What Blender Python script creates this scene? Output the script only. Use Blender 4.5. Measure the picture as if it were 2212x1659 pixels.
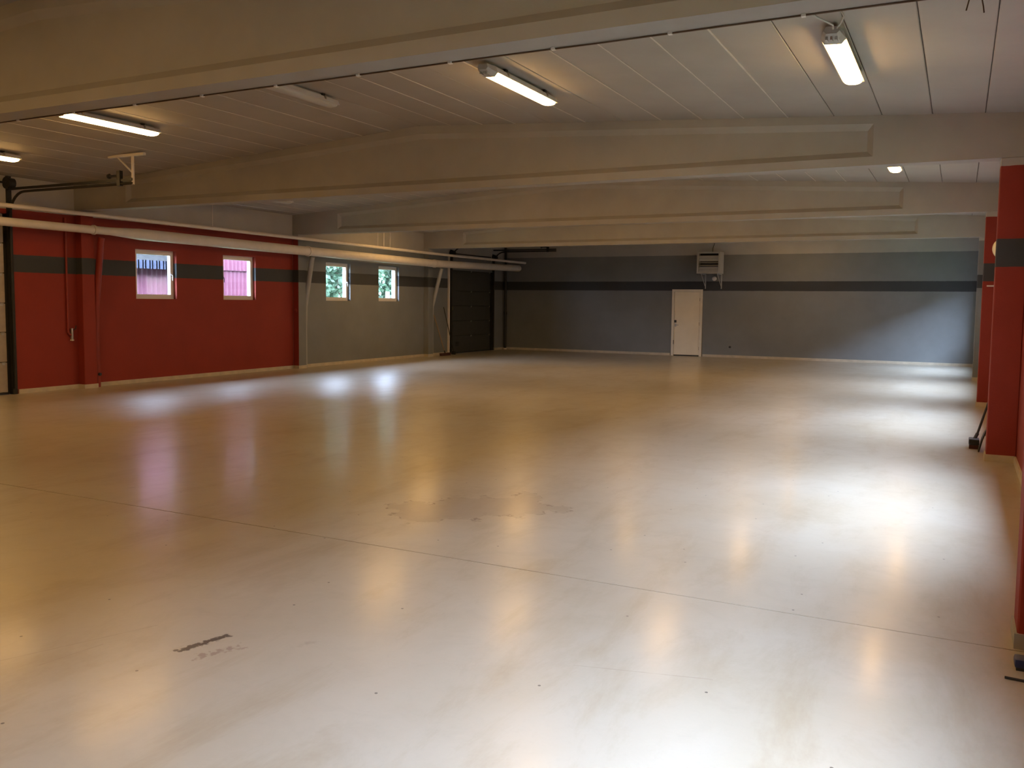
import bpy, bmesh, math, random
from mathutils import Vector, Matrix
random.seed(7)
for o in list(bpy.data.objects): bpy.data.objects.remove(o)
scene = bpy.context.scene
C = scene.collection

# ------------------------------------------------------------------ camera
def set_camera():
    yaw, pitch, roll = 0.4714, 0.0765, -0.0104
    cy, sy, cp, sp = math.cos(yaw), math.sin(yaw), math.cos(pitch), math.sin(pitch)
    f = Vector((-sy*cp, cy*cp, -sp)); r = Vector((cy, sy, 0)); d = f.cross(r)
    c, s = math.cos(roll), math.sin(roll)
    right = c*r + s*d; down = -s*r + c*d
    m = Matrix((right, -down, -f)).transposed().to_4x4()
    m.translation = (0, 0, 1.65)
    cam = bpy.data.cameras.new('camera'); co = bpy.data.objects.new('camera', cam); C.objects.link(co)
    co.matrix_world = m
    cam.sensor_fit = 'HORIZONTAL'; cam.sensor_width = 36.0
    cam.lens = 1892.12/2212*36
    cam.shift_x = (1106-1104.96)/2212
    cam.shift_y = -(829.5-798.27)/2212
    cam.clip_start = 0.05; cam.clip_end = 400
    scene.camera = co
set_camera()

# ------------------------------------------------------------------ world and exposure
SKY = 57.0            # overcast daylight outside
LAMP = 45.0           # fluorescent tubes
w = bpy.data.worlds.new('overcast_sky'); scene.world = w; w.use_nodes = True
bgn = w.node_tree.nodes['Background']; bgn.inputs[0].default_value = (0.76, 0.93, 1.27, 1); bgn.inputs[1].default_value = SKY
vs = scene.view_settings
vs.view_transform = 'Standard'; vs.look = 'None'; vs.exposure = 0.0; vs.gamma = 1.0; vs.use_curve_mapping = False

# ------------------------------------------------------------------ measured layout (metres; x across, y away, z up)
XL, XF = -14.32, -14.15        # left wall, face of its pillars
XP, XR = 0.316, 0.60           # face of the right pillars, right wall
YB, YF = -6.9, 27.47           # wall behind the camera, far wall
BEAM_Y = [-1.02, 4.81, 10.64, 16.46, 22.25]
BW = 0.24                      # beam width
ZB = 3.216                     # underside of the beams
XM, ZM, SL = -6.92, 4.127, 0.0613   # ridge of the ceiling
S0, S1 = 2.078, 2.372          # the dark painted band
def zc(x): return ZM - SL*abs(x-XM)

# ------------------------------------------------------------------ materials
MATS = {}
def nmat(name):
    m = bpy.data.materials.new(name); m.use_nodes = True
    nt = m.node_tree; b = nt.nodes['Principled BSDF']; MATS[name] = m
    return m, nt, b
def ln(nt, a, b): nt.links.new(a, b)
def math_node(nt, op, a, b=None, c=None):
    n = nt.nodes.new('ShaderNodeMath'); n.operation = op
    for i, v in enumerate((a, b, c)):
        if v is None: continue
        if isinstance(v, (int, float)): n.inputs[i].default_value = v
        else: ln(nt, v, n.inputs[i])
    return n.outputs[0]
def mix(nt, fac, a, b, mode='MIX'):
    n = nt.nodes.new('ShaderNodeMix'); n.data_type = 'RGBA'; n.blend_type = mode
    for i, v in ((0, fac), (6, a), (7, b)):
        if isinstance(v, (int, float)): n.inputs[i].default_value = v
        elif isinstance(v, tuple): n.inputs[i].default_value = (*v[:3], 1)
        else: ln(nt, v, n.inputs[i])
    return n.outputs[2]
def noise(nt, vec, scale, detail=3, rough=.55, dist=0):
    n = nt.nodes.new('ShaderNodeTexNoise'); n.inputs['Scale'].default_value = scale
    n.inputs['Detail'].default_value = detail; n.inputs['Roughness'].default_value = rough; n.inputs['Distortion'].default_value = dist
    if vec is not None: ln(nt, vec, n.inputs['Vector'])
    return n.outputs['Fac']
def mapr(nt, v, a, b, c=0., d=1.):
    n = nt.nodes.new('ShaderNodeMapRange'); ln(nt, v, n.inputs[0])
    for i, x in enumerate((a, b, c, d)): n.inputs[i+1].default_value = x
    return n.outputs[0]
def position(nt): return nt.nodes.new('ShaderNodeNewGeometry').outputs['Position']
def sep(nt, v):
    n = nt.nodes.new('ShaderNodeSeparateXYZ'); ln(nt, v, n.inputs[0]); return n.outputs
def bump(nt, bsdf, h, strength=.2, dist=.01):
    n = nt.nodes.new('ShaderNodeBump'); n.inputs['Strength'].default_value = strength; n.inputs['Distance'].default_value = dist
    ln(nt, h, n.inputs['Height']); ln(nt, n.outputs[0], bsdf.inputs['Normal'])
def simple(name, col, rough=.6, metal=0., var=.12, scale=6., bumps=0.):
    m, nt, b = nmat(name); p = position(nt)
    n = noise(nt, p, scale)
    k = mapr(nt, n, .25, .75, 1-var, 1+var)
    cc = nt.nodes.new('ShaderNodeVectorMath'); cc.operation = 'SCALE'; cc.inputs[0].default_value = col[:3]; ln(nt, k, cc.inputs['Scale'])
    ln(nt, cc.outputs[0], b.inputs['Base Color'])
    b.inputs['Roughness'].default_value = rough; b.inputs['Metallic'].default_value = metal
    if bumps: bump(nt, b, noise(nt, p, 120, 2), bumps, .004)
    return m
RED = (0.25, 0.024, 0.012); GREY = (0.19, 0.20, 0.205); BAND = (0.040, 0.044, 0.050); WHITE = (0.40, 0.385, 0.36)
def painted(name, body, top_z, body_up=None):
    """roughcast wall: body colour, a dark band, body again and white above top_z"""
    m, nt, b = nmat(name); p = position(nt); z = sep(nt, p)[2]
    wob = math_node(nt, 'MULTIPLY', math_node(nt, 'SUBTRACT', noise(nt, p, 9, 2), .5), .012)
    z = math_node(nt, 'ADD', z, wob)
    inband = math_node(nt, 'MULTIPLY', math_node(nt, 'GREATER_THAN', z, S0), math_node(nt, 'LESS_THAN', z, S1))
    c = body
    if body_up: c = mix(nt, math_node(nt, 'GREATER_THAN', z, S1), body, body_up)
    c = mix(nt, inband, c, BAND)
    c = mix(nt, math_node(nt, 'GREATER_THAN', z, top_z), c, WHITE)
    k = mapr(nt, noise(nt, p, 1.7, 4), .3, .7, .93, 1.05)
    s = nt.nodes.new('ShaderNodeVectorMath'); s.operation = 'SCALE'; ln(nt, c, s.inputs[0]); ln(nt, k, s.inputs['Scale'])
    ln(nt, s.outputs[0], b.inputs['Base Color']); b.inputs['Roughness'].default_value = .75
    bump(nt, b, noise(nt, p, 70, 3), .35, .006)
    return m
painted('paint_red', RED, 3.13)
painted('paint_grey', GREY, 3.13)
painted('paint_far', GREY, 3.195)
simple('concrete_white', (0.35, 0.33, 0.30), .7, var=.06, scale=2.5, bumps=.12)
simple('ceiling_white', (0.36, 0.335, 0.305), .75, var=.07, scale=1.3, bumps=.15)
simple('joint_light', (0.56, 0.53, 0.48), .7)
simple('joint_dark', (0.06, 0.05, 0.045), .9, var=.5, scale=14)
simple('void', (0.03, 0.03, 0.03), .9)
simple('skirting', (0.50, 0.44, 0.34), .6, var=.15)
simple('pipe_white', (0.66, 0.61, 0.55), .45, var=.06)
simple('pipe_red', RED, .5, var=.06)
simple('pipe_grey', (0.34, 0.34, 0.33), .5, var=.06)
simple('dark_metal', (0.035, 0.034, 0.033), .5, .6)
simple('steel', (0.42, 0.40, 0.37), .35, .9)
simple('black_plastic', (0.018, 0.018, 0.02), .5)
simple('navy_plastic', (0.012, 0.022, 0.075), .45)
simple('upvc_white', (0.72, 0.70, 0.67), .35, var=.03)
simple('lamp_body', (0.55, 0.54, 0.55), .45, var=.04)
simple('lamp_cap', (0.40, 0.38, 0.36), .5, var=.05)
simple('gate_panel', (0.36, 0.31, 0.25), .5, var=.12, scale=9)
simple('gate_dark', (0.045, 0.047, 0.045), .5, var=.1)
simple('door_cream', (0.80, 0.72, 0.56), .45, var=.05, scale=3)
simple('frame_cream', (0.72, 0.66, 0.54), .5, var=.06)
simple('heater_grey', (0.40, 0.40, 0.38), .4, var=.05)
simple('brass', (0.25, 0.18, 0.08), .4, .7)
simple('wood_handle', (0.30, 0.20, 0.12), .6)
simple('yellow_sticker', (0.55, 0.42, 0.04), .6)
simple('cream_glass', (0.75, 0.66, 0.45), .25, var=.03)
simple('bristle', (0.06, 0.02, 0.018), .9)
simple('cable_brown', (0.10, 0.055, 0.03), .6)
simple('roof_shingle', (0.014, 0.0138, 0.0135), .8, var=.35, scale=9)
simple('eave_paint', (0.05, 0.055, 0.08), .7)
simple('bark', (0.10, 0.07, 0.05), .9, var=.3)
simple('fence_white', (0.3, 0.3, 0.3), .6)
simple('ground_grass', (0.06, 0.09, 0.04), .9, var=.4, scale=2)

for k_ in ('roof_shingle', 'eave_paint', 'ground_grass'): MATS[k_].node_tree.nodes['Principled BSDF'].inputs['Specular IOR Level'].default_value = 0
def floor_mat():
    m, nt, b = nmat('floor_paint'); p = position(nt)
    mp = nt.nodes.new('ShaderNodeMapping'); ln(nt, p, mp.inputs[0]); mp.inputs['Scale'].default_value = (1, 1, 1)
    big = noise(nt, p, .55, 5, .6, .4); mid = noise(nt, p, 3.2, 5, .65, .8); fine = noise(nt, p, 28, 3)
    col = mix(nt, mapr(nt, big, .3, .72), (0.44, 0.405, 0.335), (0.38, 0.330, 0.245))
    col = mix(nt, mapr(nt, mid, .50, .80, 0, .30), col, (0.31, 0.27, 0.21))
    col = mix(nt, mapr(nt, fine, .55, .8, 0, .10), col, (0.28, 0.25, 0.22))
    # sparse dirt specks
    v = nt.nodes.new('ShaderNodeTexVoronoi'); v.voronoi_dimensions = '2D'; v.inputs['Scale'].default_value = 1.6; ln(nt, p, v.inputs['Vector'])
    vr = sep(nt, v.outputs['Color'])[0]
    sp = math_node(nt, 'MULTIPLY', math_node(nt, 'LESS_THAN', v.outputs['Distance'], .011), math_node(nt, 'GREATER_THAN', vr, .45))
    col = mix(nt, math_node(nt, 'MULTIPLY', sp, .85), col, (0.05, 0.04, 0.035))
    v2 = nt.nodes.new('ShaderNodeTexVoronoi'); v2.voronoi_dimensions = '2D'; v2.inputs['Scale'].default_value = .8; ln(nt, p, v2.inputs['Vector'])
    d2 = math_node(nt, 'ADD', v2.outputs['Distance'], mapr(nt, noise(nt, p, 22, 3), 0, 1, -.05, .05))
    k2 = math_node(nt, 'MULTIPLY', mapr(nt, d2, -.005, .035, .4, 0.), math_node(nt, 'GREATER_THAN', sep(nt, v2.outputs['Color'])[0], .70))
    col = mix(nt, k2, col, (0.2, 0.15, 0.11))
    x, y, z = sep(nt, p)
    def cap(ax, ay, bx, by, r, wob, wscale):
        """distance field of a worn streak from a to b, edge broken by noise: 1 inside, 0 outside"""
        L = math.hypot(bx-ax, by-ay); ux, uy = (bx-ax)/L, (by-ay)/L
        dx = math_node(nt, 'SUBTRACT', x, ax); dy = math_node(nt, 'SUBTRACT', y, ay)
        t = math_node(nt, 'ADD', math_node(nt, 'MULTIPLY', dx, ux), math_node(nt, 'MULTIPLY', dy, uy))
        s = math_node(nt, 'ABSOLUTE', math_node(nt, 'SUBTRACT', math_node(nt, 'MULTIPLY', dx, uy), math_node(nt, 'MULTIPLY', dy, ux)))
        over = math_node(nt, 'MAXIMUM', math_node(nt, 'SUBTRACT', t, L), math_node(nt, 'MULTIPLY', t, -1.))
        dd = math_node(nt, 'MAXIMUM', math_node(nt, 'SUBTRACT', s, r), over)
        return math_node(nt, 'ADD', dd, mapr(nt, noise(nt, p, wscale, 4), .2, .8, -wob, wob))
    # dark scuff with broken paint, and its paler neighbour
    d = cap(-3.20, 2.86, -3.14, 3.12, .020, .030, 38)
    col = mix(nt, mapr(nt, d, -.004, .004, .9, 0), col, (0.055, 0.040, 0.035))
    d = cap(-3.07, 2.84, -2.99, 3.04, .018, .05, 30)
    col = mix(nt, mapr(nt, d, -.01, .01, .55, 0), col, (0.20, 0.12, 0.09))
    for a in ((-3.9, 2.2, -3.55, 3.05), (-3.62, 2.45, -3.58, 2.75), (-1.5, 3.6, -.9, 3.75)):
        d = cap(*a, .0025, .004, 9)
        col = mix(nt, mapr(nt, d, -.001, .002, .35, 0), col, (0.22, 0.17, 0.12))
    # large worn patch: faint body and dirty rim
    d = cap(-3.85, 5.58, -2.98, 6.55, .33, .27, 4.2)
    col = mix(nt, mapr(nt, d, -.05, .02, .55, 0), col, (0.29, 0.23, 0.17))
    rim = math_node(nt, 'MULTIPLY', mapr(nt, math_node(nt, 'ABSOLUTE', d), .0, .03, 1, 0), mapr(nt, noise(nt, p, 11, 2), .47, .62))
    col = mix(nt, math_node(nt, 'MULTIPLY', rim, .95), col, (0.14, 0.09, 0.055))
    mp2 = nt.nodes.new('ShaderNodeMapping'); ln(nt, p, mp2.inputs[0]); mp2.inputs['Scale'].default_value = (1.6, .5, 1); mp2.inputs['Rotation'].default_value = (0, 0, .5)
    drag = noise(nt, mp2.outputs[0], 1.4, 6, .7, .3)
    col = mix(nt, mapr(nt, drag, .50, .70, 0, .55), col, (0.30, 0.235, 0.15))
    ln(nt, col, b.inputs['Base Color'])
    ln(nt, mapr(nt, mid, .3, .75, .285, .34), b.inputs['Roughness'])
    b.inputs['Specular IOR Level'].default_value = .30
    b.inputs['Coat Weight'].default_value = .17; b.inputs['Coat Roughness'].default_value = .15; b.inputs['Coat IOR'].default_value = 1.5
    bump(nt, b, noise(nt, p, 6, 5, .6), .10, .01)
    return m
floor_mat()

def lens_mat(lit):
    m, nt, b = nmat('lamp_lens_lit' if lit else 'lamp_lens_off')
    b.inputs['Base Color'].default_value = (0.42, 0.41, 0.39, 1); b.inputs['Roughness'].default_value = .35
    if lit:
        b.inputs['Emission Color'].default_value = (1.0, 0.57, 0.19, 1); b.inputs['Emission Strength'].default_value = LAMP
    return m
lens_mat(True); lens_mat(False)

def glass_mat():
    m, nt, b = nmat('window_glass'); nt.nodes.remove(b)
    out = nt.nodes['Material Output']
    tr = nt.nodes.new('ShaderNodeBsdfTransparent'); tr.inputs[0].default_value = (.93, .95, .95, 1)
    gl = nt.nodes.new('ShaderNodeBsdfGlossy'); gl.inputs['Roughness'].default_value = .03
    mx = nt.nodes.new('ShaderNodeMixShader'); mx.inputs[0].default_value = .06; ln(nt, tr.outputs[0], mx.inputs[1]); ln(nt, gl.outputs[0], mx.inputs[2])
    ln(nt, mx.outputs[0], out.inputs[0])
glass_mat()
def brick_mat():
    m, nt, b = nmat('white_brick'); p = position(nt)
    x, y, z = sep(nt, p); cb = nt.nodes.new('ShaderNodeCombineXYZ')
    ln(nt, math_node(nt, 'ADD', x, y), cb.inputs[0]); ln(nt, z, cb.inputs[1])
    t = nt.nodes.new('ShaderNodeTexBrick'); ln(nt, cb.outputs[0], t.inputs['Vector'])
    t.inputs['Color1'].default_value = (.4, .39, .37, 1); t.inputs['Color2'].default_value = (.33, .32, .31, 1); t.inputs['Mortar'].default_value = (.28, .27, .26, 1)
    t.inputs['Scale'].default_value = 1; t.inputs['Brick Width'].default_value = .25; t.inputs['Row Height'].default_value = .083; t.inputs['Mortar Size'].default_value = .008
    ln(nt, t.outputs[0], b.inputs['Base Color']); b.inputs['Roughness'].default_value = .85
brick_mat()
def cladding_mat():
    m, nt, b = nmat('cladding_red'); p = position(nt)
    k = noise(nt, p, 1.2, 3)
    ln(nt, mix(nt, mapr(nt, k, .3, .7), (0.115, 0.022, 0.045), (0.095, 0.018, 0.040)), b.inputs['Base Color']); b.inputs['Roughness'].default_value = .6
cladding_mat()
def leaf_mat():
    m, nt, b = nmat('leaves'); p = position(nt)
    k = noise(nt, p, .9, 3)
    ln(nt, mix(nt, mapr(nt, k, .35, .65), (0.026, 0.060, 0.032), (0.060, 0.105, 0.055)), b.inputs['Base Color']); b.inputs['Roughness'].default_value = .6
leaf_mat()

# ------------------------------------------------------------------ mesh helpers (all in world coordinates)
def box(bm, x0, x1, y0, y1, z0, z1):
    v = [bm.verts.new(c) for c in ((x0,y0,z0),(x1,y0,z0),(x1,y1,z0),(x0,y1,z0),(x0,y0,z1),(x1,y0,z1),(x1,y1,z1),(x0,y1,z1))]
    for f in ((3,2,1,0),(4,5,6,7),(0,1,5,4),(1,2,6,5),(2,3,7,6),(3,0,4,7)): bm.faces.new([v[i] for i in f])
    return bm
def B(*a): return box(bmesh.new(), *a)
def bevelled(bm, w, seg=2):
    bmesh.ops.bevel(bm, geom=list(bm.edges), offset=w, segments=seg, affect='EDGES', profile=.6); return bm
def tube(bm, pts, r, n=12, cap=True):
    pts = [Vector(p) for p in pts]; rs = r if isinstance(r, (list, tuple)) else [r]*len(pts)
    prev = None; up = None
    for i, p in enumerate(pts):
        t = (pts[min(i+1, len(pts)-1)] - pts[max(i-1, 0)]).normalized()
        if up is None: up = t.orthogonal().normalized()
        else: up = (up - t*up.dot(t)).normalized()
        s = t.cross(up)
        ring = [bm.verts.new(p + rs[i]*(math.cos(a)*up + math.sin(a)*s)) for a in (2*math.pi*k/n for k in range(n))]
        if prev:
            for k in range(n): bm.faces.new((prev[k], prev[(k+1) % n], ring[(k+1) % n], ring[k]))
        elif cap: bm.faces.new(ring[::-1])
        prev = ring
    if cap: bm.faces.new(prev)
    return bm
def T(pts, r, n=12): return tube(bmesh.new(), pts, r, n)
def loft(bm, sections, cap=True):
    """join equal-length closed rings of points"""
    rings = [[bm.verts.new(p) for p in s] for s in sections]; n = len(rings[0])
    for a, b in zip(rings, rings[1:]):
        for k in range(n): bm.faces.new((a[k], a[(k+1) % n], b[(k+1) % n], b[k]))
    if cap: bm.faces.new(rings[0][::-1]); bm.faces.new(rings[-1])
    return bm
def dome(bm, c, axis, r, h, n=16, m=5):
    c = Vector(c); ax = Vector(axis).normalized(); u = ax.orthogonal().normalized(); v = ax.cross(u); prev = None
    for i in range(m):
        a = math.pi/2*i/m; rr = r*math.cos(a); hh = h*math.sin(a)
        ring = [bm.verts.new(c + ax*hh + rr*(math.cos(t)*u + math.sin(t)*v)) for t in (2*math.pi*k/n for k in range(n))]
        if prev:
            for k in range(n): bm.faces.new((prev[k], prev[(k+1) % n], ring[(k+1) % n], ring[k]))
        else: bm.faces.new(ring[::-1])
        prev = ring
    top = bm.verts.new(c + ax*h)
    for k in range(n): bm.faces.new((prev[k], prev[(k+1) % n], top))
    return bm

WORLD = {}
def link(o, parent, loc):
    C.objects.link(o); WORLD[o.name] = Vector(loc)
    if parent is not None:
        o.parent = parent; o.location = Vector(loc) - WORLD[parent.name]
    else: o.location = loc
def obj(name, bm, mat, parent=None, smooth=False, origin=None):
    bmesh.ops.recalc_face_normals(bm, faces=list(bm.faces))
    xs = [v.co for v in bm.verts]
    if origin is None:
        lo = Vector([min(c[i] for c in xs) for i in range(3)]); hi = Vector([max(c[i] for c in xs) for i in range(3)])
        origin = Vector(((lo.x+hi.x)/2, (lo.y+hi.y)/2, lo.z))
    origin = Vector(origin)
    bmesh.ops.translate(bm, verts=list(bm.verts), vec=-origin)
    me = bpy.data.meshes.new(name); bm.to_mesh(me); bm.free()
    me.materials.append(MATS[mat])
    if smooth:
        for p in me.polygons: p.use_smooth = True
        try: me.set_sharp_from_angle(angle=math.radians(40))
        except Exception: pass
    o = bpy.data.objects.new(name, me); link(o, parent, origin); return o
def tag(o, label, cat=None, group=None, kind=None):
    o['label'] = label
    if cat: o['category'] = cat
    if group: o['group'] = group
    if kind: o['kind'] = kind
    return o
def thing(name, loc, label, cat, group=None, kind=None):
    o = bpy.data.objects.new(name, None); o.empty_display_size = .1; link(o, None, loc)
    return tag(o, label, cat, group, kind)
def struct(o, label=None):
    o['kind'] = 'structure'
    if label: o['label'] = label
    return o

# ------------------------------------------------------------------ floor
JY = 4.775
fl = struct(obj('floor', B(XL-.3, XR+.4, YB, YF+.2, -.3, -.035), 'joint_dark'), 'pale grey painted concrete floor of the hall')
obj('slab', B(XL-.02, XR+.02, YB, JY-.005, -.035, 0), 'floor_paint', fl)
obj('slab', B(XL-.02, XR+.02, JY+.005, YF+.02, -.035, 0), 'floor_paint', fl)

# ------------------------------------------------------------------ walls with openings
def wall_y(bm, x0, x1, y0, y1, z0, z1, holes):
    """wall along y between x0 and x1; holes = (y0, y1, z0, z1)"""
    ys = sorted({y0, y1, *[h[0] for h in holes], *[h[1] for h in holes]})
    for a, b in zip(ys, ys[1:]):
        m = (a+b)/2; cuts = sorted((h[2], h[3]) for h in holes if h[0] < m < h[1])
        z = z0
        for c, d in cuts:
            if c > z + 1e-6: box(bm, x0, x1, a, b, z, c)
            z = d
        if z < z1 - 1e-6: box(bm, x0, x1, a, b, z, z1)
    bmesh.ops.remove_doubles(bm, verts=list(bm.verts), dist=1e-5)
    return bm
WZ0, WZ1 = 1.645, 2.615
LWIN = [(11.94, 12.94), (14.22, 15.21), (17.70, 18.70), (19.96, 20.95)]
G1 = (6.35, 9.42, 0., 3.05); G2 = (23.78, 26.62, 0., 2.66)
lholes = [(a, b, WZ0, WZ1) for a, b in LWIN] + [G1, G2]
TI, TO = .13, .13            # inner leaf, outer brick leaf
red_end = BEAM_Y[3]
wl = struct(obj('wall_left', wall_y(bmesh.new(), XL-TI, XL, YB, red_end, 0, 4.2, [h for h in lholes if h[1] < red_end]), 'paint_red'), 'red left wall with a dark grey band')
w2 = obj('wall_panel', wall_y(bmesh.new(), XL-TI, XL, red_end, YF+.2, 0, 4.2, [h for h in lholes if h[0] > red_end]), 'paint_grey', wl); w2['label'] = 'light grey stretch of the left wall'
obj('outer_leaf', wall_y(bmesh.new(), XL-TI-TO, XL-TI, YB, YF+.2, -.3, 4.2, lholes), 'white_brick', wl)
RZ0, RZ1 = 1.00, 2.62
RWIN = []
for i, y in enumerate(BEAM_Y):
    y1 = (BEAM_Y[i+1] if i+1 < len(BEAM_Y) else YF)
    c = (y + BW + y1)/2; h = 1.55 if i+1 < len(BEAM_Y) else 1.4
    RWIN += [(c-h, c-.10), (c+.10, c+h)]
rholes = [(a, b, RZ0, RZ1) for a, b in RWIN]
wr = struct(obj('wall_right', wall_y(bmesh.new(), XR, XR+.32, YB, red_end+BW, 0, 4.2, [h for h in rholes if h[1] < red_end+BW]), 'paint_red'), 'red right wall behind the pillars')
obj('wall_panel', wall_y(bmesh.new(), XR, XR+.32, red_end+BW, YF+.2, 0, 4.2, [h for h in rholes if h[0] > red_end+BW]), 'paint_grey', wr)
DX0, DX1, DZ = -8.20, -7.28, 2.09
bm = bmesh.new()
box(bm, XL-.4, DX0, YF, YF+.2, 0, 4.2); box(bm, DX1, XR+.4, YF, YF+.2, 0, 4.2); box(bm, DX0, DX1, YF, YF+.2, DZ, 4.2)
struct(obj('wall_far', bm, 'paint_far'), 'grey far wall with a dark band and white top')
struct(obj('wall_back', B(XL-.4, XR+.4, YB-.2, YB, 0, 4.2), 'paint_grey'), 'wall behind the viewer')

# skirting
def skirt(name, bms, label):
    o = struct(obj(name, bms[0], 'skirting'), label)
    for b in bms[1:]: obj('skirting', b, 'skirting', o)
SK = .075
skirt('baseboard_left', [B(XL, XL+.022, YB, G1[0]-.12, 0, SK), B(XL, XL+.022, G1[1]+.06, BEAM_Y[2], 0, SK), B(XL, XL+.022, BEAM_Y[2]+.26, BEAM_Y[3], 0, SK),
                         B(XL, XL+.022, BEAM_Y[3]+.26, BEAM_Y[4], 0, SK), B(XL, XL+.022, BEAM_Y[4]+.26, G2[0]-.12, 0, SK), B(XL, XL+.022, G2[1]+.12, YF, 0, SK)], 'pale skirting of the left wall')
skirt('baseboard_far', [B(XL, DX0-.07, YF-.022, YF, 0, SK), B(DX1+.07, XR, YF-.022, YF, 0, SK)], 'pale skirting of the far wall')
skirt('baseboard_right', [B(XR-.022, XR, (YB if i == 0 else BEAM_Y[i-1]+.26), (BEAM_Y[i] if i < 5 else YF), 0, SK) for i in range(6)], 'pale skirting of the right wall')

# ------------------------------------------------------------------ ceiling of planks
cb = bmesh.new()
for s in (-1, 1):
    xe = XL-.4 if s < 0 else XR+.4
    pts = [(XM, zc(XM)+.05), (xe, zc(xe)+.05), (xe, zc(xe)+.35), (XM, zc(XM)+.35)]
    loft(cb, [[(x, YB-.2, z) for x, z in pts], [(x, YF+.2, z) for x, z in pts]])
ceil = struct(obj('ceiling', cb, 'void', origin=(XM, 10, ZM)), 'low pitched white ceiling of wide planks')
PW, GAP = .505, .007
edges = []
x = XM
while x < XR-.02: edges.append((x, min(x+PW, XR))); x += PW
x = XM
while x > XL+.02: edges.append((max(x-PW, XL), x)); x -= PW
bays = [(BEAM_Y[i]+BW, BEAM_Y[i+1]) for i in range(4)] + [(BEAM_Y[4]+BW, YF)]
rnd = random.Random(3)
mesh_cache = {}
for (x0, x1) in edges:
    for bi, (y0, y1) in enumerate(bays):
        key = (round(x0, 3), round(y1-y0, 2))
        dz = rnd.uniform(-.0025, .0015)
        xc, yc = (x0+x1)/2, (y0+y1)/2
        if key in mesh_cache:
            o = mesh_cache[key].copy(); link(o, ceil, (xc, yc, zc(xc)+dz))
        else:
            g = GAP/2; pb = bmesh.new()
            pts = [(x0+g, zc(x0+g)+.005), (x0+g+.006, zc(x0+g+.006)), (x1-g-.006, zc(x1-g-.006)), (x1-g, zc(x1-g)+.005), (x1-g, zc(x1-g)+.05), (x0+g, zc(x0+g)+.05)]
            loft(pb, [[(px, y0, pz) for px, pz in pts], [(px, y1, pz) for px, pz in pts]])
            o = obj('plank', pb, 'ceiling_white', ceil, origin=(xc, yc, zc(xc))); mesh_cache[key] = o
# filler in the joints: light over most of the ceiling, open and dirty towards the right
for k in range(-14, 15):
    xj = XM + k*PW
    if not (XL+.1 < xj < XR-.05): continue
    dark = xj > -1.6 or k in (4, 6, 0)
    for (y0, y1) in bays:
        zj = zc(xj)
        if dark: obj('joint_filler', B(xj-GAP/2-.001, xj+GAP/2+.001, y0, y1, zj+.012, zj+.02), 'joint_dark', ceil)
        else: obj('joint_filler', B(xj-GAP/2-.003, xj+GAP/2+.003, y0, y1, zj-.0035, zj+.006), 'joint_light', ceil)

# ------------------------------------------------------------------ beams
def beam_mesh(y0):
    y1 = y0 + BW; bm = bmesh.new()
    xl, xr = XL, XR
    rl, rr = -12.97, -.94        # ends of the sunk panel
    up = .112                     # top flange
    outer = [(xl, ZB), (xr, ZB), (xr, zc(xr)), (XM, ZM), (xl, zc(xl))]
    pan = [(rl, ZB+.095), (rr, ZB+.095), (rr, zc(rr)-.09), (XM, ZM-up), (rl, zc(rl)-.09)]
    c = .066
    inn = [(rl+c, ZB+.095+c), (rr-c, ZB+.095+c), (rr-c, zc(rr)-.09-c), (XM, ZM-up-c), (rl+c, zc(rl)-.09-c)]
    dep = .060
    F = {}
    for s, y, d in ((0, y0, 1), (1, y1, -1)):
        o = [bm.verts.new((x, y, z)) for x, z in outer]; p = [bm.verts.new((x, y, z)) for x, z in pan]; q = [bm.verts.new((x, y+d*dep, z)) for x, z in inn]
        for i in range(5):
            j = (i+1) % 5
            bm.faces.new((o[i], o[j], p[j], p[i])); bm.faces.new((p[i], p[j], q[j], q[i]))
        bm.faces.new(q); F[s] = o
    for i in range(5):
        j = (i+1) % 5; bm.faces.new((F[0][i], F[0][j], F[1][j], F[1][i]))
    return bm
beam_names = ['white concrete roof beam just behind the viewer', 'nearest white concrete roof beam, crossing the top of the view', 'second white concrete roof beam, carried by the nearest tall red pillar',
              'third white concrete roof beam, carried by the red pillar with the round lamp', 'farthest white concrete roof beam, closest to the door wall']
for y, lab in zip(BEAM_Y, beam_names):
    tag(obj('roof_beam', beam_mesh(y), 'concrete_white'), lab, 'beam', 'pitched concrete roof beams')
# pillars
def pillar(x0, x1, y, mat, lab, grp, inner, bare=False):
    y1 = y+.26
    o = tag(obj('pillar', bevelled(B(x0, x1, y, y1, 0, ZB), .008, 1), mat), lab, 'pillar', grp)
    bm = bmesh.new(); t = .012
    if inner > 0: box(bm, x0, x1+t, y-t, y1+t, 0, .075)
    else: box(bm, x0-t, x1, y-t, y1+t, 0, .075)
    obj('plinth', bm, 'pipe_grey' if bare else 'skirting', o)
    return o
pl = ['red left pillar behind the viewer', 'left pillar beside the unseen part of the roller gate', 'red left pillar between the near gate and the first window', 'pale grey left pillar where the red paint ends', 'pale grey left pillar beside the leaning brooms']
for i, (y, lab) in enumerate(zip(BEAM_Y, pl)):
    if i < 3: pillar(XL, XF, y, 'paint_red', lab, 'pillars along the left wall', 1)
    elif i == 3:
        o = pillar(XL, XF, y, 'paint_red', lab, 'pillars along the left wall', 1)
        obj('front_panel', B(XF-.02, XF+.004, y+.004, y+.264, .075, ZB), 'paint_grey', o)
    else: pillar(XL, XF, y, 'paint_grey', lab, 'pillars along the left wall', 1)
pr = ['red right pillar behind the viewer', 'red right pillar at the edge of view with a navy brush at its foot', 'tall dark red right pillar with a pale plinth in front of a leaning broom', 'narrow red right pillar beyond the nearer one', 'grey right pillar, the farthest one']
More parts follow.
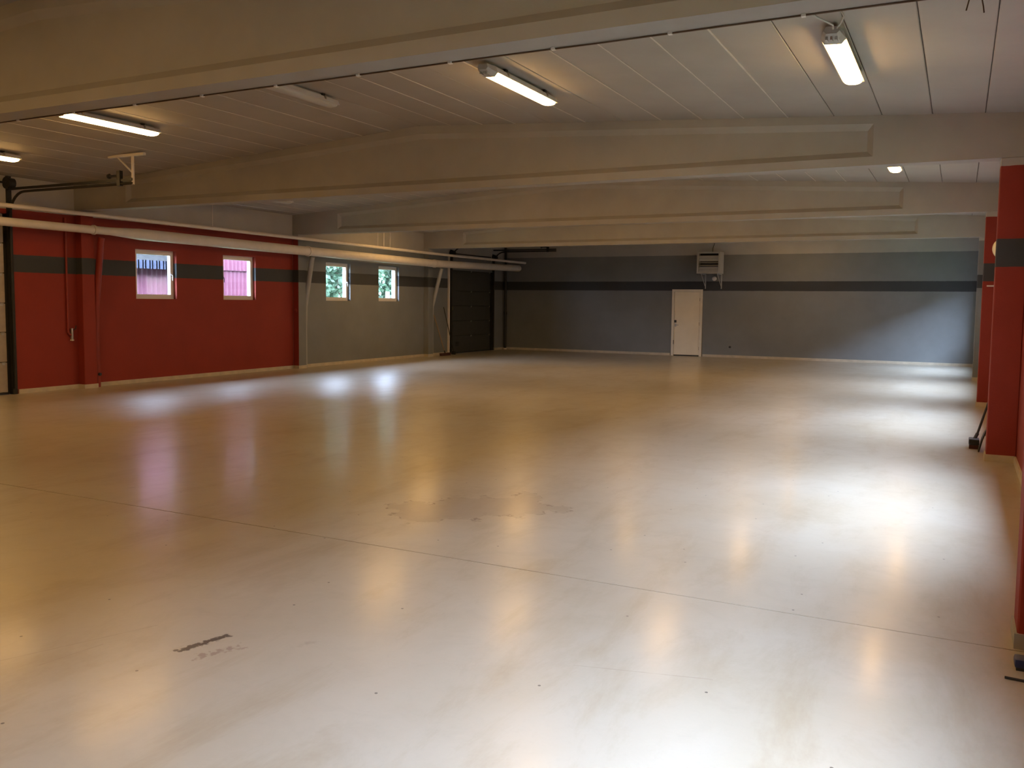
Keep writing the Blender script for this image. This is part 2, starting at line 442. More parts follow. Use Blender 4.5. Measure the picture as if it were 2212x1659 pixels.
for i, (y, lab) in enumerate(zip(BEAM_Y, pr)):
    pillar(XP, XR, y, 'paint_red' if i < 4 else 'paint_grey', lab, 'pillars along the right wall', -1, bare=(i == 1))

# ------------------------------------------------------------------ windows
def portal(x, yc, zc_, w, h, toward):
    l = bpy.data.lights.new('daylight_portal', 'AREA'); l.shape = 'RECTANGLE'; l.size = h; l.size_y = w; l.energy = 1
    l.cycles.is_portal = True
    o = bpy.data.objects.new('daylight_portal', l); C.objects.link(o); o.location = (x, yc, zc_)
    o.rotation_euler = (0, math.radians(-90 if toward > 0 else 90), 0)
def window(n, xin, sgn, y0, y1, z0, z1, label, handle_side, mat_sill='skirting'):
    """xin: plane of the frame's inner face, sgn: direction to the outside"""
    root = thing('window_%d' % n, (xin, (y0+y1)/2, z0), label, 'window'); root['kind'] = 'structure'; del root['category']
    d = .07; fw = .065
    def ring(ya, yb, za, zb, w, xa, xb):
        bm = bmesh.new(); lo, hi = min(xa, xb), max(xa, xb)
        box(bm, lo, hi, ya, ya+w, za, zb); box(bm, lo, hi, yb-w, yb, za, zb); box(bm, lo, hi, ya+w, yb-w, za, za+w); box(bm, lo, hi, ya+w, yb-w, zb-w, zb); return bm
    obj('window_frame', ring(y0, y1, z0, z1, .045, xin, xin+sgn*d), 'upvc_white', root)
    sash = obj('sash', ring(y0+.04, y1-.04, z0+.04, z1-.04, .05, xin-sgn*.012, xin+sgn*.05), 'upvc_white', root)
    lo, hi = sorted((xin+sgn*.02, xin+sgn*.026))
    obj('pane', B(lo, hi, y0+.088, y1-.088, z0+.088, z1-.088), 'window_glass', sash)
    hy = y1-.065 if handle_side > 0 else y0+.065; zm = (z0+z1)/2
    hb = bmesh.new(); box(hb, *sorted((xin-sgn*.012, xin-sgn*.022)), hy-.014, hy+.014, zm-.03, zm+.03)
    tube(hb, [(xin-sgn*.02, hy, zm), (xin-sgn*.05, hy, zm), (xin-sgn*.055, hy, zm-.02), (xin-sgn*.055, hy, zm-.11)], .008, 8)
    obj('window_handle', hb, 'dark_metal' if handle_side < 0 else 'steel', sash)
    obj('outer_sill', B(*sorted((xin+sgn*d, xin+sgn*(d+.15))), y0, y1, z0-.03, z0-.005), 'steel', root)
    return root
wl_lab = ['square white window looking out on a shed roof, beside the red pillar', 'square white window filled with pink corrugated cladding', 'square white window with green trees, next to the white drop pipe', 'square white window with green trees and a white fence post']
for i, (a, b) in enumerate(LWIN):
    window(i+1, XL-.09, -1, a, b, WZ0, WZ1, wl_lab[i], 1 if i in (0, 2) else -1)
    portal(XL-.09-.12, (a+b)/2, (WZ0+WZ1)/2, b-a, WZ1-WZ0, 1)
for i, (a, b) in enumerate(RWIN):
    window(i+5, XR+.14, 1, a, b, RZ0, RZ1, 'window number %d along the right wall, out of sight behind the pillars' % (i+1), 1)
    portal(XR+.14+.14, (a+b)/2, (RZ0+RZ1)/2, b-a, RZ1-RZ0, -1)

# ------------------------------------------------------------------ door in the far wall
dr = thing('door_1', ((DX0+DX1)/2, YF, 0), 'cream white hinged door in the grey far wall below the heater', 'door'); dr['kind'] = 'structure'; del dr['category']
bm = bmesh.new()
box(bm, DX0-.035, DX0+.045, YF-.03, YF+.1, 0, DZ+.03); box(bm, DX1-.045, DX1+.035, YF-.03, YF+.1, 0, DZ+.03); box(bm, DX0+.045, DX1-.045, YF-.03, YF+.1, DZ-.045, DZ+.03)
obj('door_frame', bm, 'frame_cream', dr)
obj('door_stop', B(DX0+.01, DX1-.01, YF+.05, YF+.12, 0, DZ-.005), 'frame_cream', dr)  # full sheet added behind the leaf to close a light leak
leaf = obj('door_leaf', bevelled(B(DX0+.05, DX1-.05, YF-.012, YF+.032, .035, DZ-.05), .004, 1), 'door_cream', dr)
obj('door_sill', B(DX0+.045, DX1-.045, YF-.01, YF+.1, 0, .028), 'void', dr)
for z in (.25, 1.03, 1.80):
    obj('hinge', T([(DX1-.048, YF-.02, z-.05), (DX1-.048, YF-.02, z+.05)], .011, 8), 'brass', leaf, smooth=True)
obj('lock_plate', bevelled(B(DX0+.055, DX0+.125, YF-.03, YF-.012, 1.06, 1.14), .005, 1), 'dark_metal', leaf)
hb = bmesh.new(); box(hb, DX0+.07, DX0+.12, YF-.02, YF-.012, .93, 1.03)
tube(hb, [(DX0+.09, YF-.02, .985), (DX0+.09, YF-.06, .985), (DX0+.20, YF-.06, .985)], .010, 8)
obj('door_handle', hb, 'steel', leaf)
obj('strike_plate', B(DX0+.032, DX0+.05, YF-.034, YF-.03, .36, .50), 'black_plastic', dr)

# ------------------------------------------------------------------ sectional gates
def gate(n, y0, y1, ztop, joints, mat, label, rail_end, visible_rail):
    root = thing('door_%d' % n, (XL, (y0+y1)/2, 0), label, 'gate'); root['kind'] = 'structure'; del root['category']
    zs = [0.03] + joints + [ztop]
    xg = XL-.05
    for a, b in zip(zs, zs[1:]):
        p = obj('panel', bevelled(B(xg-.042, xg, y0+.05, y1-.09, a+.006, b-.006), .006, 1), mat, root)
        hb = bmesh.new()
        for yy in (y0+.12, (y0+y1)/2, y1-.16):
            box(hb, xg, xg+.006, yy-.025, yy+.025, b-.045, b-.008); tube(hb, [(xg+.012, yy-.03, b-.006), (xg+.012, yy+.03, b-.006)], .008, 6)
        obj('hinge', hb, 'steel', p)
        for k in range(2):           # stiffening ribs pressed into the sheet
            zz = a + (b-a)*(k+1)/3
            obj('rib', B(xg, xg+.004, y0+.09, y1-.13, zz-.012, zz+.012), mat, p)
    obj('leak_backing', B(xg-.075, xg-.045, y0-.01, y1+.01, 0, ztop+.01), 'void', root)  # hidden sheet added to stop daylight leaking through the panel gaps
    obj('bottom_seal', B(xg-.045, xg+.012, y0+.04, y1-.08, 0, .03), 'black_plastic', root)
    for yy in (y0-.03, y1-.075):
        tb = bmesh.new()
        box(tb, xg, XL+.035, yy+.02, yy+.1, 0, ztop+.62)
        obj('jamb', tb, 'dark_metal', root)
        zr = visible_rail
        pts = [(XL+.055, yy+.05, .1), (XL+.055, yy+.05, zr-.40)]
        for k in range(1, 8):
            a = math.pi/2*k/7; pts.append((XL+.055+.40*(1-math.cos(a)), yy+.05, zr-.40+.40*math.sin(a)))
        pts.append((rail_end, yy+.05, zr))
        t = obj('track', T(pts, .022, 8), 'dark_metal', root, smooth=True)
        obj('track_arm', B(XL+.03, rail_end, yy+.035, yy+.065, zr+.035, zr+.075), 'dark_metal', t)
        obj('end_bracket', B(rail_end-.34, rail_end-.27, yy+.02, yy+.08, zr-.03, zr+.20), 'dark_metal', t)
        obj('buffer', T([(rail_end-.56, yy+.05, zr+.13), (rail_end-.53, yy+.05, zr+.13), (rail_end-.51, yy+.05, zr+.13), (rail_end-.30, yy+.05, zr+.13)], [.035, .04, .018, .018], 8), 'black_plastic', t)
        obj('spring_drum', T([(XL+.09, yy-.03, ztop+.50), (XL+.09, yy+.0, ztop+.50), (XL+.09, yy+.001, ztop+.50), (XL+.09, yy+.10, ztop+.50)], [.10, .10, .085, .085], 16), 'dark_metal', root, smooth=True)
    obj('spring_shaft', T([(XL+.09, y0-.03, ztop+.50), (XL+.09, y1, ztop+.50)], .018, 8), 'dark_metal', root)
    return root
g1 = gate(2, G1[0], G1[1], G1[3], [.548, 1.056, 1.549, 2.054, 2.557], 'gate_panel', 'brownish sectional overhead gate at the left edge by the red wall', -11.27, 3.40)
g2 = gate(3, G2[0], G2[1], G2[3], [.56, 1.04, 1.52, 2.0], 'gate_dark', 'dark closed sectional overhead gate in the far left corner', -11.95, 3.36)
obj('light_jamb', B(XL, XL+.05, G2[0]-.15, G2[0]-.09, 0, 3.1), 'pipe_white', g2)
obj('sticker', B(XL-.05, XL-.045, G2[0]+.12, G2[0]+.24, 1.38, 1.50), 'yellow_sticker', g2)
obj('lock_handle', bevelled(B(XL-.05, XL-.01, G2[0]+.10, G2[0]+.22, .80, .92), .006, 1), 'black_plastic', g2)
obj('lift_handle', bevelled(B(XL-.05, XL-.02, G2[0]+.42, G2[0]+.62, .22, .38), .01, 1), 'black_plastic', g2)
# hanger of the near gate's rail
yr = G1[1]-.075+.05
hg = thing('rail_hanger', (-11.27, yr, 3.40), 'white angle-iron hanger holding the gate rail below the ceiling', 'bracket')
obj('top_plate', B(-11.80, -11.02, yr-.025, yr+.025, zc(-11.4)-.03-.02, zc(-11.4)-.012), 'pipe_white', hg)
obj('drop_bar', B(-11.295, -11.265, yr-.015, yr+.015, 3.38, zc(-11.27)-.03), 'pipe_white', hg)
bb = bmesh.new(); tube(bb, [(-11.60, yr, zc(-11.6)-.04), (-11.29, yr, 3.56)], .014, 6); obj('diagonal_brace', bb, 'pipe_white', hg)

# ------------------------------------------------------------------ pipes along the left wall
def smooth_path(pts, n=10):
    out = []
    for i in range(len(pts)-1):
        a, b = Vector(pts[i]), Vector(pts[i+1])
        out += [a + (b-a)*k/n for k in range(n)]
    return out + [Vector(pts[-1])]
D0, D1, D2, D3, D4 = (-14.02, 3.0, 2.91), (-14.02, 10.80, 2.880), (-13.97, 16.60, 2.822), (-13.88, 22.15, 2.770), (-13.68, 27.30, 2.825)
dp = smooth_path([D0, D1]) [:-1] + [Vector(D1), Vector(D1)+Vector((0, .35, 0)), Vector(D1)+Vector((.004, 1.0, -.008))] + smooth_path([Vector(D1)+Vector((.004, 1.05, -.009)), D2, D3, D4])
rad = [.072 if p.y < 11.2 else .108 for p in dp]
for q in range(1): pass
dp += [Vector(D4)+Vector((.0, .03, 0)), Vector(D4)+Vector((.0, .05, 0))]; rad += [.095, .05]
dk = thing('drain_pipe', (D2[0], D2[1], D2[2]), 'thick white drain pipe running along the left wall above the windows', 'pipe')
obj('pipe_run', T(dp, rad, 20), 'pipe_white', dk, smooth=True)
drops = [(D1, 'pipe_red', 'red'), (D2, 'pipe_grey', 'pale grey'), (D3, 'pipe_grey', 'pale grey')]
for k, ((p, mt, cn), by) in enumerate(zip(drops, BEAM_Y[2:])):
    px, py, pz = p; rr = .082 if by < 12 else .118
    obj('collar', T([(px, py-.02, pz), (px, py+.02, pz)], rr+.006, 20), 'pipe_white', dk, smooth=True)
    yb = by + .26 + .076
    dpz = thing('drop_pipe', (XL+.07, yb, 0), cn + (' drop pipe slanting down behind the red pillar', ' drop pipe slanting down behind the pillar where the red paint ends', ' drop pipe slanting down behind the pillar beside the brooms')[k], 'pipe', 'drop pipes behind the left pillars')
    ys = max(py+.15, yb)
    pts = [(px-.02, ys, pz-.125), (px-.05, ys, pz-.22), (XL+.09, yb, 1.50), (XL+.068, yb, .95), (XL+.068, yb, .0)]
    obj('pipe_run', T(pts, .058, 14), mt, dpz, smooth=True)
    obj('wall_clip', B(XL+.004, XL+.03, yb-.02, yb+.075, 2.02, 2.05), mt, dpz)
    if k == 0: obj('clean_out', T([(XL+.125, yb, .24), (XL+.16, yb, .24)], .028, 10), 'black_plastic', dpz)
tp = smooth_path([(-13.99, 3.0, 3.165), (-13.99, 10.7, 3.148), (-13.95, 16.58, 3.105), (-13.86, 22.1, 3.055), (-13.45, 27.35, 3.01)])
th = thing('supply_pipe', (-13.95, 16.58, 3.105), 'thin white pipe above the thick drain pipe on the left side', 'pipe')
obj('pipe_run', T(tp, .038, 12), 'pipe_white', th, smooth=True)
for yy, zz in ((19.35, 3.30), (19.62, 3.42), (19.9, 3.55)):
    t = (yy-16.58)/(22.1-16.58); xx = -13.95 + .09*t
    obj('hanger_rod', T([(xx, yy, 3.10-.05*t), (xx, yy, zc(xx)-.003)], .008, 6), 'pipe_white', th)
for yy in (8.0, 13.6, 25.2):
    xx = -13.99 if yy < 11 else (-13.97 if yy < 20 else -13.62)
    zz = 3.15 if yy < 11 else (3.125 if yy < 20 else 3.03)
    obj('hanger_rod', T([(xx, yy, zz), (xx, yy, zc(xx)-.003)], .006, 6), 'pipe_white', th)
# dark corner pipe
cpipe = thing('corner_pipe', (XL+.10, YF-.10, 0), 'dark vertical pipe in the corner between the gate and the far wall', 'pipe')
obj('pipe_run', T([(XL+.10, YF-.10, .05), (XL+.10, YF-.10, 3.55)], .045, 12), 'dark_metal', cpipe, smooth=True)
obj('floor_collar', T([(XL+.10, YF-.10, 0), (XL+.10, YF-.10, .05)], .062, 14), 'pipe_white', cpipe)
obj('coupling', T([(XL+.10, YF-.10, 1.22), (XL+.10, YF-.10, 1.32)], .055, 14), 'dark_metal', cpipe)
# compressed air outlet on the red wall
ao = thing('air_outlet', (XL+.03, 10.43, .92), 'thin red pipe ending in a small metal tap on the red wall beside the pillar', 'pipe')
obj('riser', T([(XL+.03, 10.43, 3.07), (XL+.03, 10.43, 1.10), (XL+.03, 10.43, 1.02)], .019, 10), 'pipe_red', ao, smooth=True)
obj('elbow', T([(XL+.03, 10.43, 1.06), (XL+.03, 10.45, 1.00), (XL+.035, 10.50, .97)], .02, 10), 'pipe_red', ao, smooth=True)
obj('tap_body', T([(XL+.035, 10.50, 1.10), (XL+.035, 10.50, .90)], .026, 10), 'steel', ao, smooth=True)
obj('tap_lever', T([(XL+.04, 10.50, 1.06), (XL+.07, 10.55, 1.09), (XL+.07, 10.56, 1.15)], .010, 8), 'dark_metal', ao)
obj('outlet_cap', T([(XL+.035, 10.50, .875), (XL+.035, 10.50, .90)], .034, 12), 'pipe_white', ao)
# round socket on the pillar where the red ends
so = thing('wall_socket', (XL+.08, BEAM_Y[3]-.01, 1.40), 'small round dark red cover on the wall at the end of the red paint', 'socket')
obj('cover', dome(bmesh.new(), (XL+.085, BEAM_Y[3]-.001, 1.40), (0, -1, 0), .045, .03), 'pipe_red', so, smooth=True)
obj('rim', T([(XL+.085, BEAM_Y[3]-.012, 1.40), (XL+.085, BEAM_Y[3]-.001, 1.40)], .052, 16), 'pipe_red', so)

# ------------------------------------------------------------------ heater on the far wall
hx0, hx1, hz0, hz1, hy0, hy1 = -7.30, -6.58, 2.60, 3.26, YF-.62, YF-.16
ht = thing('fan_heater', ((hx0+hx1)/2, (hy0+hy1)/2, hz0), 'grey louvred fan heater on brackets high on the far wall', 'heater')
bm = bmesh.new()
box(bm, hx0, hx0+.055, hy0, hy1, hz0, hz1); box(bm, hx1-.055, hx1, hy0, hy1, hz0, hz1); box(bm, hx0+.055, hx1-.055, hy0, hy1, hz1-.045, hz1); box(bm, hx0+.055, hx1-.055, hy0, hy1, hz0, hz0+.05)
box(bm, hx0+.055, hx1-.055, hy1-.02, hy1, hz0+.05, hz1-.045)
cas = obj('casing', bm, 'heater_grey', ht)
obj('coil', B(hx0+.055, hx1-.055, hy0+.20, hy0+.24, hz0+.05, hz1-.045), 'void', cas)
zs = [.09, .155, .215, .28, .345, .405, .47, .53]
tl = [10, 35, 20, 65, 70, 20, 60, 30]
for k, z in enumerate([.075, .165, .25, .335, .42, .505]):
    a = math.radians((15, 22, 62, 65, 18, 20)[k]); hh = .045
    zz = hz0 + z; dy, dz = hh*math.sin(a), hh*math.cos(a); y = hy0+.03
    pts = [(y-dy, zz-dz), (y+dy, zz+dz), (y+dy+.006, zz+dz-.003), (y-dy+.006, zz-dz-.003)]
    obj('louvre_slat', loft(bmesh.new(), [[(hx0+.06, yy, z_) for yy, z_ in pts], [(hx1-.06, yy, z_) for yy, z_ in pts]]), 'heater_grey', ht)
obj('fan_cowl', T([((hx0+hx1)/2, hy1, (hz0+hz1)/2), ((hx0+hx1)/2, hy1+.09, (hz0+hz1)/2)], .24, 24), 'heater_grey', ht)
for x in (hx0+.13, hx1-.09):
    bm = bmesh.new(); box(bm, x-.015, x+.015, hy0+.06, YF, hz0-.03, hz0)
    tube(bm, [(x, hy0+.10, hz0-.03), (x, YF-.01, hz0-.42)], .012, 6); box(bm, x-.015, x+.015, YF-.02, YF, hz0-.46, hz0)
    obj('support_bracket', bm, 'heater_grey', ht)
obj('power_cable', T([((hx0+hx1)/2+.02, hy1-.05, hz1), ((hx0+hx1)/2+.02, hy1-.05, hz1+.12), ((hx0+hx1)/2+.03, YF-.02, hz1+.3), ((hx0+hx1)/2+.03, YF-.015, 3.9)], .008, 6), 'dark_metal', ht)
gl = thing('wall_globe', (-6.87, YF-.12, 2.40), 'small white globe fixture on the far wall just below the heater', 'fixture')
bm = bmesh.new(); bmesh.ops.create_uvsphere(bm, u_segments=18, v_segments=10, radius=.072, matrix=Matrix.Translation((-6.87, YF-.11, 2.455)))
obj('globe', bm, 'upvc_white', gl, smooth=True)
obj('base_plate', T([(-6.87, YF-.05, 2.455), (-6.87, YF, 2.455)], .05, 14), 'upvc_white', gl)
# small round cover low on the far wall
cv = thing('wall_outlet', (-6.35, YF-.02, .30), 'small dark round outlet low on the far wall to the right of the door', 'socket')
obj('cover', T([(-6.35, YF-.02, .33), (-6.35, YF, .33)], .035, 14), 'dark_metal', cv)
obj('socket_hole', T([(-6.35, YF-.023, .33), (-6.35, YF-.018, .33)], .015, 10), 'void', cv)

# ------------------------------------------------------------------ lamps under the ceiling
LX = [-.94, -4.16, -6.95, -9.75, -12.6]
def lamp_parts(root, lit):
    X, Y, Z = WORLD[root.name]; Ln = 1.52; y0, y1 = Y-Ln/2, Y+Ln/2
    prof = [(-.062, -.035), (.062, -.035), (.084, -.080), (.092, -.084), (.092, -.090), (-.092, -.090), (-.092, -.084), (-.084, -.080)]
    hb = loft(bmesh.new(), [[(X+a, y0+.10, Z+b) for a, b in prof], [(X+a, y1+.006, Z+b) for a, b in prof]])
    obj('housing', hb, 'lamp_body', root)
    ring = [(-.078, -.085)] + [(-.080*math.cos(math.pi*k/10), -.091 - .040*math.sin(math.pi*k/10)**.8) for k in range(0, 11)] + [(.078, -.085)]
    secs = []
    for yy, s, h in ((y0+.095, .93, .75), (y0+.10, 1, .9), (y0+.13, 1, 1), (y1-.10, 1, 1), (y1-.05, .97, .93), (y1-.015, .85, .7), (y1, .6, .35)):
        secs.append([(X+a*s, yy, Z - .085 + (b+.085)*h) for a, b in ring])
    obj('diffuser', loft(bmesh.new(), secs), 'lamp_lens_lit' if lit else 'lamp_lens_off', root, smooth=True)
    cp = [(-.070, -.035), (.070, -.035), (.093, -.092), (.062, -.130), (-.062, -.130), (-.093, -.092)]
    cap = obj('end_cap', loft(bmesh.new(), [[(X+a*.62, y0-.045, Z-.035+(b+.035)*.55) for a, b in cp], [(X+a*.8, y0, Z-.035+(b+.035)*.8) for a, b in cp], [(X+a, y0+.095, Z+b) for a, b in cp]]), 'lamp_cap', root)
    for dx in (-.035, 0, .035):
        obj('cap_rib', B(X+dx-.008, X+dx+.008, y0-.02, y0+.06, Z-.124, Z-.09), 'lamp_cap', cap)
    for yy in (y0+.35, y1-.25):
        m = obj('mounting_bracket', B(X-.05, X+.05, yy-.025, yy+.025, Z-.036, Z-.0), 'dark_metal', root)
        obj('clip', B(X+.066, X+.082, yy-.012, yy+.012, Z-.07, Z-.03), 'steel', m)
    obj('mounting_rail', B(X-.028, X+.028, y0+.12, y1-.06, Z-.036, Z-.012), 'lamp_cap', root)
# (bay, column) -> lit; as the lamps and their reflections in the floor show
LIT = {(-1, 0): 1, (-1, 1): 1, (-1, 2): 1, (-1, 3): 1, (-1, 4): 1,
       (0, 0): 1, (0, 1): 1, (0, 2): 0, (0, 3): 1, (0, 4): 1,
       (1, 0): 1, (1, 1): 1, (1, 2): 1, (1, 3): 1, (1, 4): 0,
       (2, 0): 1, (2, 1): 1, (2, 2): 1, (2, 3): 1, (2, 4): 1,
       (3, 0): 0, (3, 1): 1, (3, 2): 0, (3, 3): 0, (3, 4): 0}
LY = {(0, 0): 7.85, (0, 1): 8.30, (0, 2): 8.0, (0, 3): 7.75, (0, 4): 7.68}
bayword = {-1: 'before the nearest beam', 0: 'behind the nearest beam', 1: 'behind the second beam', 2: 'behind the third beam', 3: 'behind the farthest beam'}
colword = ['nearest the right wall', 'second from the right wall', 'under the ridge', 'second from the left wall', 'nearest the left wall']
first = {}
for (b, k), lit in sorted(LIT.items()):
    y = LY.get((b, k), 7.85 + 5.81*b); xx = LX[k]
    lab = ('glowing' if lit else 'unlit grey') + ' ceiling tube lamp ' + colword[k] + ', ' + bayword[b]
    r = thing('tube_lamp', (xx, y, zc(xx)), lab, 'lamp', 'tube lamps on the ceiling')
    if lit in first:
        src = first[lit]
        for ch in src.children:
            c = ch.copy(); C.objects.link(c); c.parent = r
            for g in ch.children:
                d = g.copy(); C.objects.link(d); d.parent = c
    else:
        lamp_parts(r, lit); first[lit] = r
    r.rotation_euler = (0, SL if xx > XM+.1 else (-SL if xx < XM-.1 else 0), 0)
# loose supply cord of the lamp on the right
pc = thing('lamp_cord', (-.94, 6.9, 3.70), 'kinked pale cord from the right-hand near lamp up to the nearest beam', 'cord')
obj('cord', T([(-.93, 7.02, 3.70), (-.92, 6.93, 3.70), (-1.0, 6.70, 3.70), (-1.06, 6.50, 3.71), (-.98, 6.28, 3.725), (-.90, 6.0, 3.735)], .008, 6), 'lamp_cap', pc)
obj('second_strand', T([(-.90, 7.02, 3.70), (-.86, 6.92, 3.71), (-.83, 6.80, 3.715), (-.85, 6.55, 3.73), (-.84, 5.2, 3.735)], .007, 6), 'lamp_cap', pc)
# dead wires hanging by the nearest beam at the right
for i, (pts, lab) in enumerate((([(.00, 6.0, zc(0)-.002), (-.005, 6.0, 3.56), (-.03, 6.0, 3.48), (-.045, 6.0, 3.41)], 'shorter loose brown wire hanging from the ceiling at the upper right'),
                                ([(.03, 6.0, zc(.03)-.002), (.03, 6.0, 3.50), (.045, 6.0, 3.42), (.05, 6.0, 3.385)], 'longer loose brown wire hanging from the ceiling at the upper right'))):
    wv = tag(obj('loose_wire', T(pts, .004, 6), 'cable_brown'), lab, 'wire', 'loose wires at the upper right')
# cable clipped along the nearest beam
cy_ = BEAM_Y[1]+BW-.012
kb = thing('beam_cable', (-6, cy_, ZB), 'dark cable clipped along the lower edge of the nearest beam', 'cable')
obj('cable', T([(-13.9+.7*i, cy_, ZB-.006+.002*math.sin(i*2.1)) for i in range(21)], .005, 6), 'cable_brown', kb)
for i in range(19):
    xx = -13.4 + .74*i
    obj('clip', B(xx-.012, xx+.012, cy_-.018, cy_+.012, ZB-.014, ZB), 'upvc_white', kb)

# ------------------------------------------------------------------ brooms and bits
def broom(base, top, head, mat_h, mat_hd, label, hx, hy, hh):
    r = thing('push_broom', base, label, 'broom', 'brooms')
    bx, by, bz = base
    obj('handle', T([(bx, by, .05), top], .013, 8), mat_h, r, smooth=True)
    hd = obj('broom_head', bevelled(B(bx-hx, bx+hx, by-hy, by+hy, .045, hh), .012, 2), mat_hd, r)
    obj('bristles', B(bx-hx*.9, bx+hx*.9, by-hy*.94, by+hy*.94, 0, .046), 'bristle', r)
    obj('socket', T([(bx, by, hh-.02), tuple(Vector((bx, by, .05)).lerp(Vector(top), .09))], .02, 8), 'black_plastic', hd)
    return r
broom((-14.0, 22.98, 0), (-14.21, 22.66, 1.24), None, 'wood_handle', 'bristle', 'broom with a dark red head leaning behind the far left pillar', .035, .29, .085)
rk = thing('floor_scraper', (-14.17, 23.72, 0), 'thin dark long-handled scraper leaning beside the dark gate', 'broom', 'brooms')
obj('handle', T([(-14.10, 23.64, .10), (-14.28, 23.33, 1.48)], .011, 8), 'dark_metal', rk)
obj('blade', B(-14.16, -14.06, 23.62, 23.70, 0, .11), 'dark_metal', rk)
broom((.215, 11.56, 0), (.585, 12.35, 1.30), None, 'black_plastic', 'black_plastic', 'black broom with a block head leaning behind the tall red pillar', .055, .10, .115)
sv = thing('snow_shovel', (.30, 11.36, 0), 'dark shovel leaning beside the black broom behind the red pillar', 'shovel')
obj('blade', loft(bmesh.new(), [[(.255, 11.25, 0), (.255, 11.44, 0), (.268, 11.44, 0), (.268, 11.25, 0)], [(.285, 11.25, .14), (.285, 11.44, .14), (.300, 11.44, .14), (.300, 11.25, .14)], [(.36, 11.28, .36), (.36, 11.41, .36), (.372, 11.41, .36), (.372, 11.28, .36)]]), 'black_plastic', sv)
obj('handle', T([(.315, 11.35, .18), (.585, 11.40, 1.15)], .014, 8), 'wood_handle', sv)
nb = thing('hand_brush', (.42, 4.55, 0), 'navy blue brush lying at the foot of the nearest right pillar', 'brush')
obj('brush_block', bevelled(B(.292, .56, 4.50, 4.585, .012, .055), .014, 2), 'navy_plastic', nb, smooth=True)
obj('bristles', B(.30, .55, 4.508, 4.577, 0, .014), 'black_plastic', nb)
tag(obj('metal_rod', T([(.250, 4.385, .006), (.595, 4.36, .006)], .006, 8), 'dark_metal'), 'thin dark rod lying on the floor at the lower right edge', 'rod')
# round lamp on the right wall beyond the first pillar
bl = thing('wall_lamp', (XR, 15.2, 2.5), 'round cream wall lamp peeping out from behind the tall red pillar', 'lamp')
obj('glass_dome', dome(bmesh.new(), (XR-.04, 15.2, 2.535), (-1, 0, 0), .17, .165, 24, 8), 'cream_glass', bl, smooth=True)
obj('base_ring', T([(XR, 15.2, 2.535), (XR-.045, 15.2, 2.535)], .18, 24), 'lamp_cap', bl, smooth=True)
cn = thing('wall_bracket', (XP+.13, BEAM_Y[3], 2.0), 'short white horizontal bracket on the narrow red pillar', 'bracket')
obj('bar', bevelled(B(XP+.06, XR-.03, BEAM_Y[3]-.03, BEAM_Y[3]-.012, 1.99, 2.012), .003, 1), 'upvc_white', cn)
obj('fixing', B(XP+.16, XP+.2, BEAM_Y[3]-.014, BEAM_Y[3], 1.98, 2.02), 'upvc_white', cn)

# ------------------------------------------------------------------ outside
struct(obj('trim_sky_baffle', bevelled(B(XL-TI-TO-1.0, XL-TI-TO, YB, YF+.2, 3.55, 3.75), .01, 1), 'eave_paint'), 'unseen overhang added outside the left wall to hold back steep sky light')  # added out of view to weaken the daylight patches under the left windows
gb = bmesh.new(); box(gb, -90, XL-.36, -60, 110, -.5, -.15); box(gb, XR+.33, 90, -60, 110, -.5, -.15)
tag(obj('outdoor_ground', gb, 'ground_grass'), 'rough green ground outside the windows', None, None, 'structure')
def corrugated(y0, y1, z0, z1, x, amp=.022, per=.17):
    bm = bmesh.new(); n = int((y1-y0)/per*6); A = []; Bv = []; Cc = []
    for i in range(n+1):
        y = y0 + (y1-y0)*i/n; xx = x + amp*math.sin(2*math.pi*(y-y0)/per)
        A.append(bm.verts.new((xx, y, z0))); Bv.append(bm.verts.new((xx, y, z1)))
    for i in range(n): bm.faces.new((A[i], A[i+1], Bv[i+1], Bv[i]))
    bmesh.ops.solidify(bm, geom=list(bm.faces), thickness=.02)
    return bm
sh = thing('shed', (-24, 18, -.15), 'red corrugated shed with a shingled roof outside the first windows', 'shed')
obj('wall_body', B(-30, -21.1, 8, 19.7, -.15, 2.6), 'cladding_red', sh)
obj('cladding', corrugated(8, 19.75, -.15, 2.64, -21.05), 'cladding_red', sh)
rb = bmesh.new(); rp = [(-20.6, 2.72), (-25.5, 4.6), (-30.5, 2.72), (-30.5, 2.60), (-25.5, 4.45), (-20.6, 2.60)]
loft(rb, [[(x, 7.5, z) for x, z in rp], [(x, 19.78, z) for x, z in rp]]); obj('roof', rb, 'roof_shingle', sh)
obj('eave_board', corrugated(7.5, 19.78, 2.50, 2.74, -20.58, .02, .24), 'eave_paint', sh)
tl_ = thing('barn', (-24, 22, -.15), 'tall pink-red corrugated barn filling the second window', 'barn')
obj('wall_body', B(-32, -20.75, 19.8, 24.3, -.15, 6), 'cladding_red', tl_)
obj('lower_cladding', corrugated(19.8, 24.3, -.15, 2.62, -20.70), 'cladding_red', tl_)
obj('upper_cladding', corrugated(19.8, 24.3, 2.56, 6.0, -20.64), 'cladding_red', tl_)
obj('roof', loft(bmesh.new(), [[(-20.3, 19.5, 5.95), (-32.3, 19.5, 5.95), (-26, 19.5, 8.2)], [(-20.3, 24.6, 5.95), (-32.3, 24.6, 5.95), (-26, 24.6, 8.2)]]), 'roof_shingle', tl_)
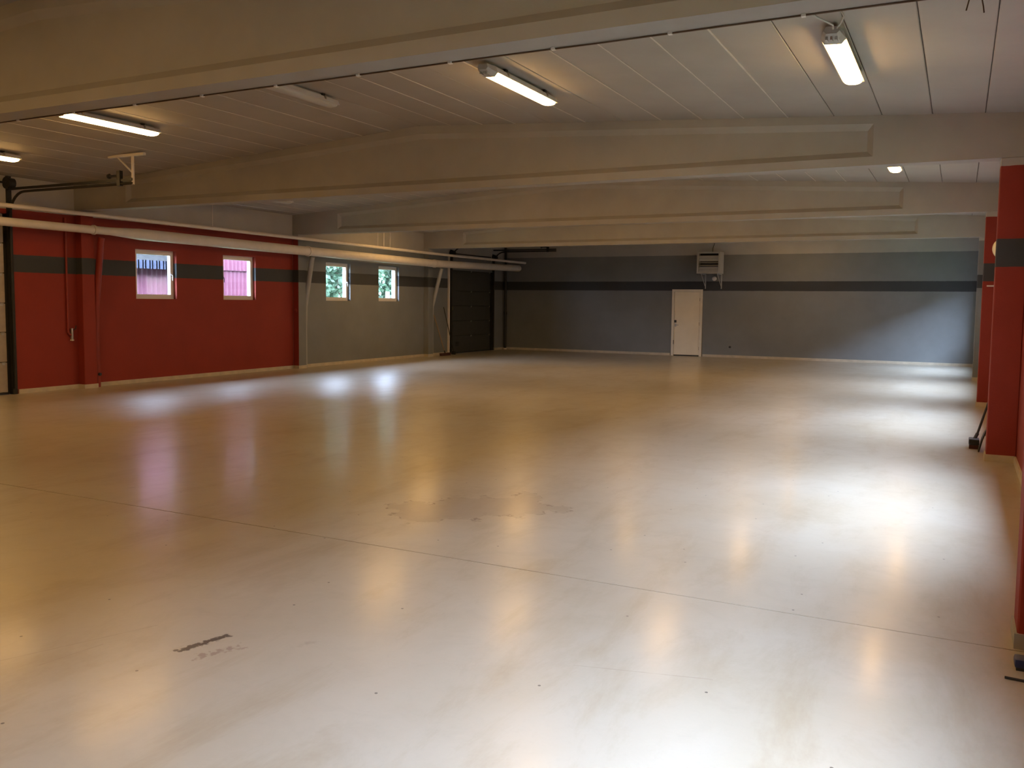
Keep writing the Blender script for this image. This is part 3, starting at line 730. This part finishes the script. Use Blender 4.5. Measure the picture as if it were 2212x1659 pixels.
def tree(name, x, y, h, rx, label, n=1500, seed=1, leaf=.28):
    rg = random.Random(seed)
    r = thing(name, (x, y, -.15), label, 'tree', 'trees outside')
    obj('trunk', T([(x, y, -.15), (x+.1, y, h*.35), (x, y+.1, h*.8)], [.22, .16, .06], 8), 'bark', r)
    bm = bmesh.new()
    for i in range(n):
        while True:
            q = Vector((rg.uniform(-1, 1), rg.uniform(-1, 1), rg.uniform(-1, 1)))
            if .35 < q.length < 1: break
        c = Vector((x+q.x*rx, y+q.y*rx, h*.55 + q.z*h*.5))
        a = Vector((rg.gauss(0, 1), rg.gauss(0, 1), rg.gauss(0, 1))).normalized(); b_ = a.orthogonal().normalized(); s = leaf*rg.uniform(.5, 1.5)
        vs_ = [bm.verts.new(c + a*s), bm.verts.new(c + b_*s*.55), bm.verts.new(c - a*s), bm.verts.new(c - b_*s*.55)]
        bm.faces.new(vs_)
    cr = obj('crown', bm, 'leaves', r); cr['kind'] = 'stuff'
wl_t = ['leafy tree beyond the barn', 'leafy tree beside the barn corner', 'leafy tree seen through the third window', 'leafy tree seen through the fourth window', 'leafy tree far behind the white fence', 'leafy tree at the far end of the fence']
for i, (x, y, h, rx) in enumerate(((-27, 28.6, 7, 2.4), (-26.5, 33.6, 8, 2.5), (-26.2, 38.7, 7.5, 2.5), (-32, 42, 9, 3.0), (-26, 44, 8, 2.6), (-32, 35, 9, 3.0))):
    tree('leafy_tree', x, y, h, rx, wl_t[i], 9000, 11+i, .13)
hd = tag(obj('hedge', B(-23.2, -22.2, 24.6, 48, -.15, 1.3), 'leaves'), 'low green hedge below the trees outside', 'hedge')
fc = thing('fence', (-19, 28, -.15), 'white post and rail fence outside the fourth window', 'fence')
for i in range(7):
    y = 25.0 + i*2.05
    obj('post', bevelled(B(-19.06, -18.94, y-.06, y+.06, -.15, 2.0), .01, 1), 'fence_white', fc)
for z in (.5, 1.2):
    obj('rail', B(-19.03, -18.99, 24.9, 37.6, z, z+.12), 'fence_white', fc)
# unseen dark block added outside the right-hand windows to cut off the low sky
ob = thing('sky_blocker', (11, 12, -.15), 'added barn-shaped dark block outside the right wall that hides the low sky, out of sight', 'barn')
obj('wall_body', B(7.2, 16, -45, 75, -.15, 5.2), 'bark', ob)
obj('roof', loft(bmesh.new(), [[(6.7, -45.5, 5.1), (16.5, -45.5, 5.1), (11.6, -45.5, 7.6)], [(6.7, 75.5, 5.1), (16.5, 75.5, 5.1), (11.6, 75.5, 7.6)]]), 'roof_shingle', ob)
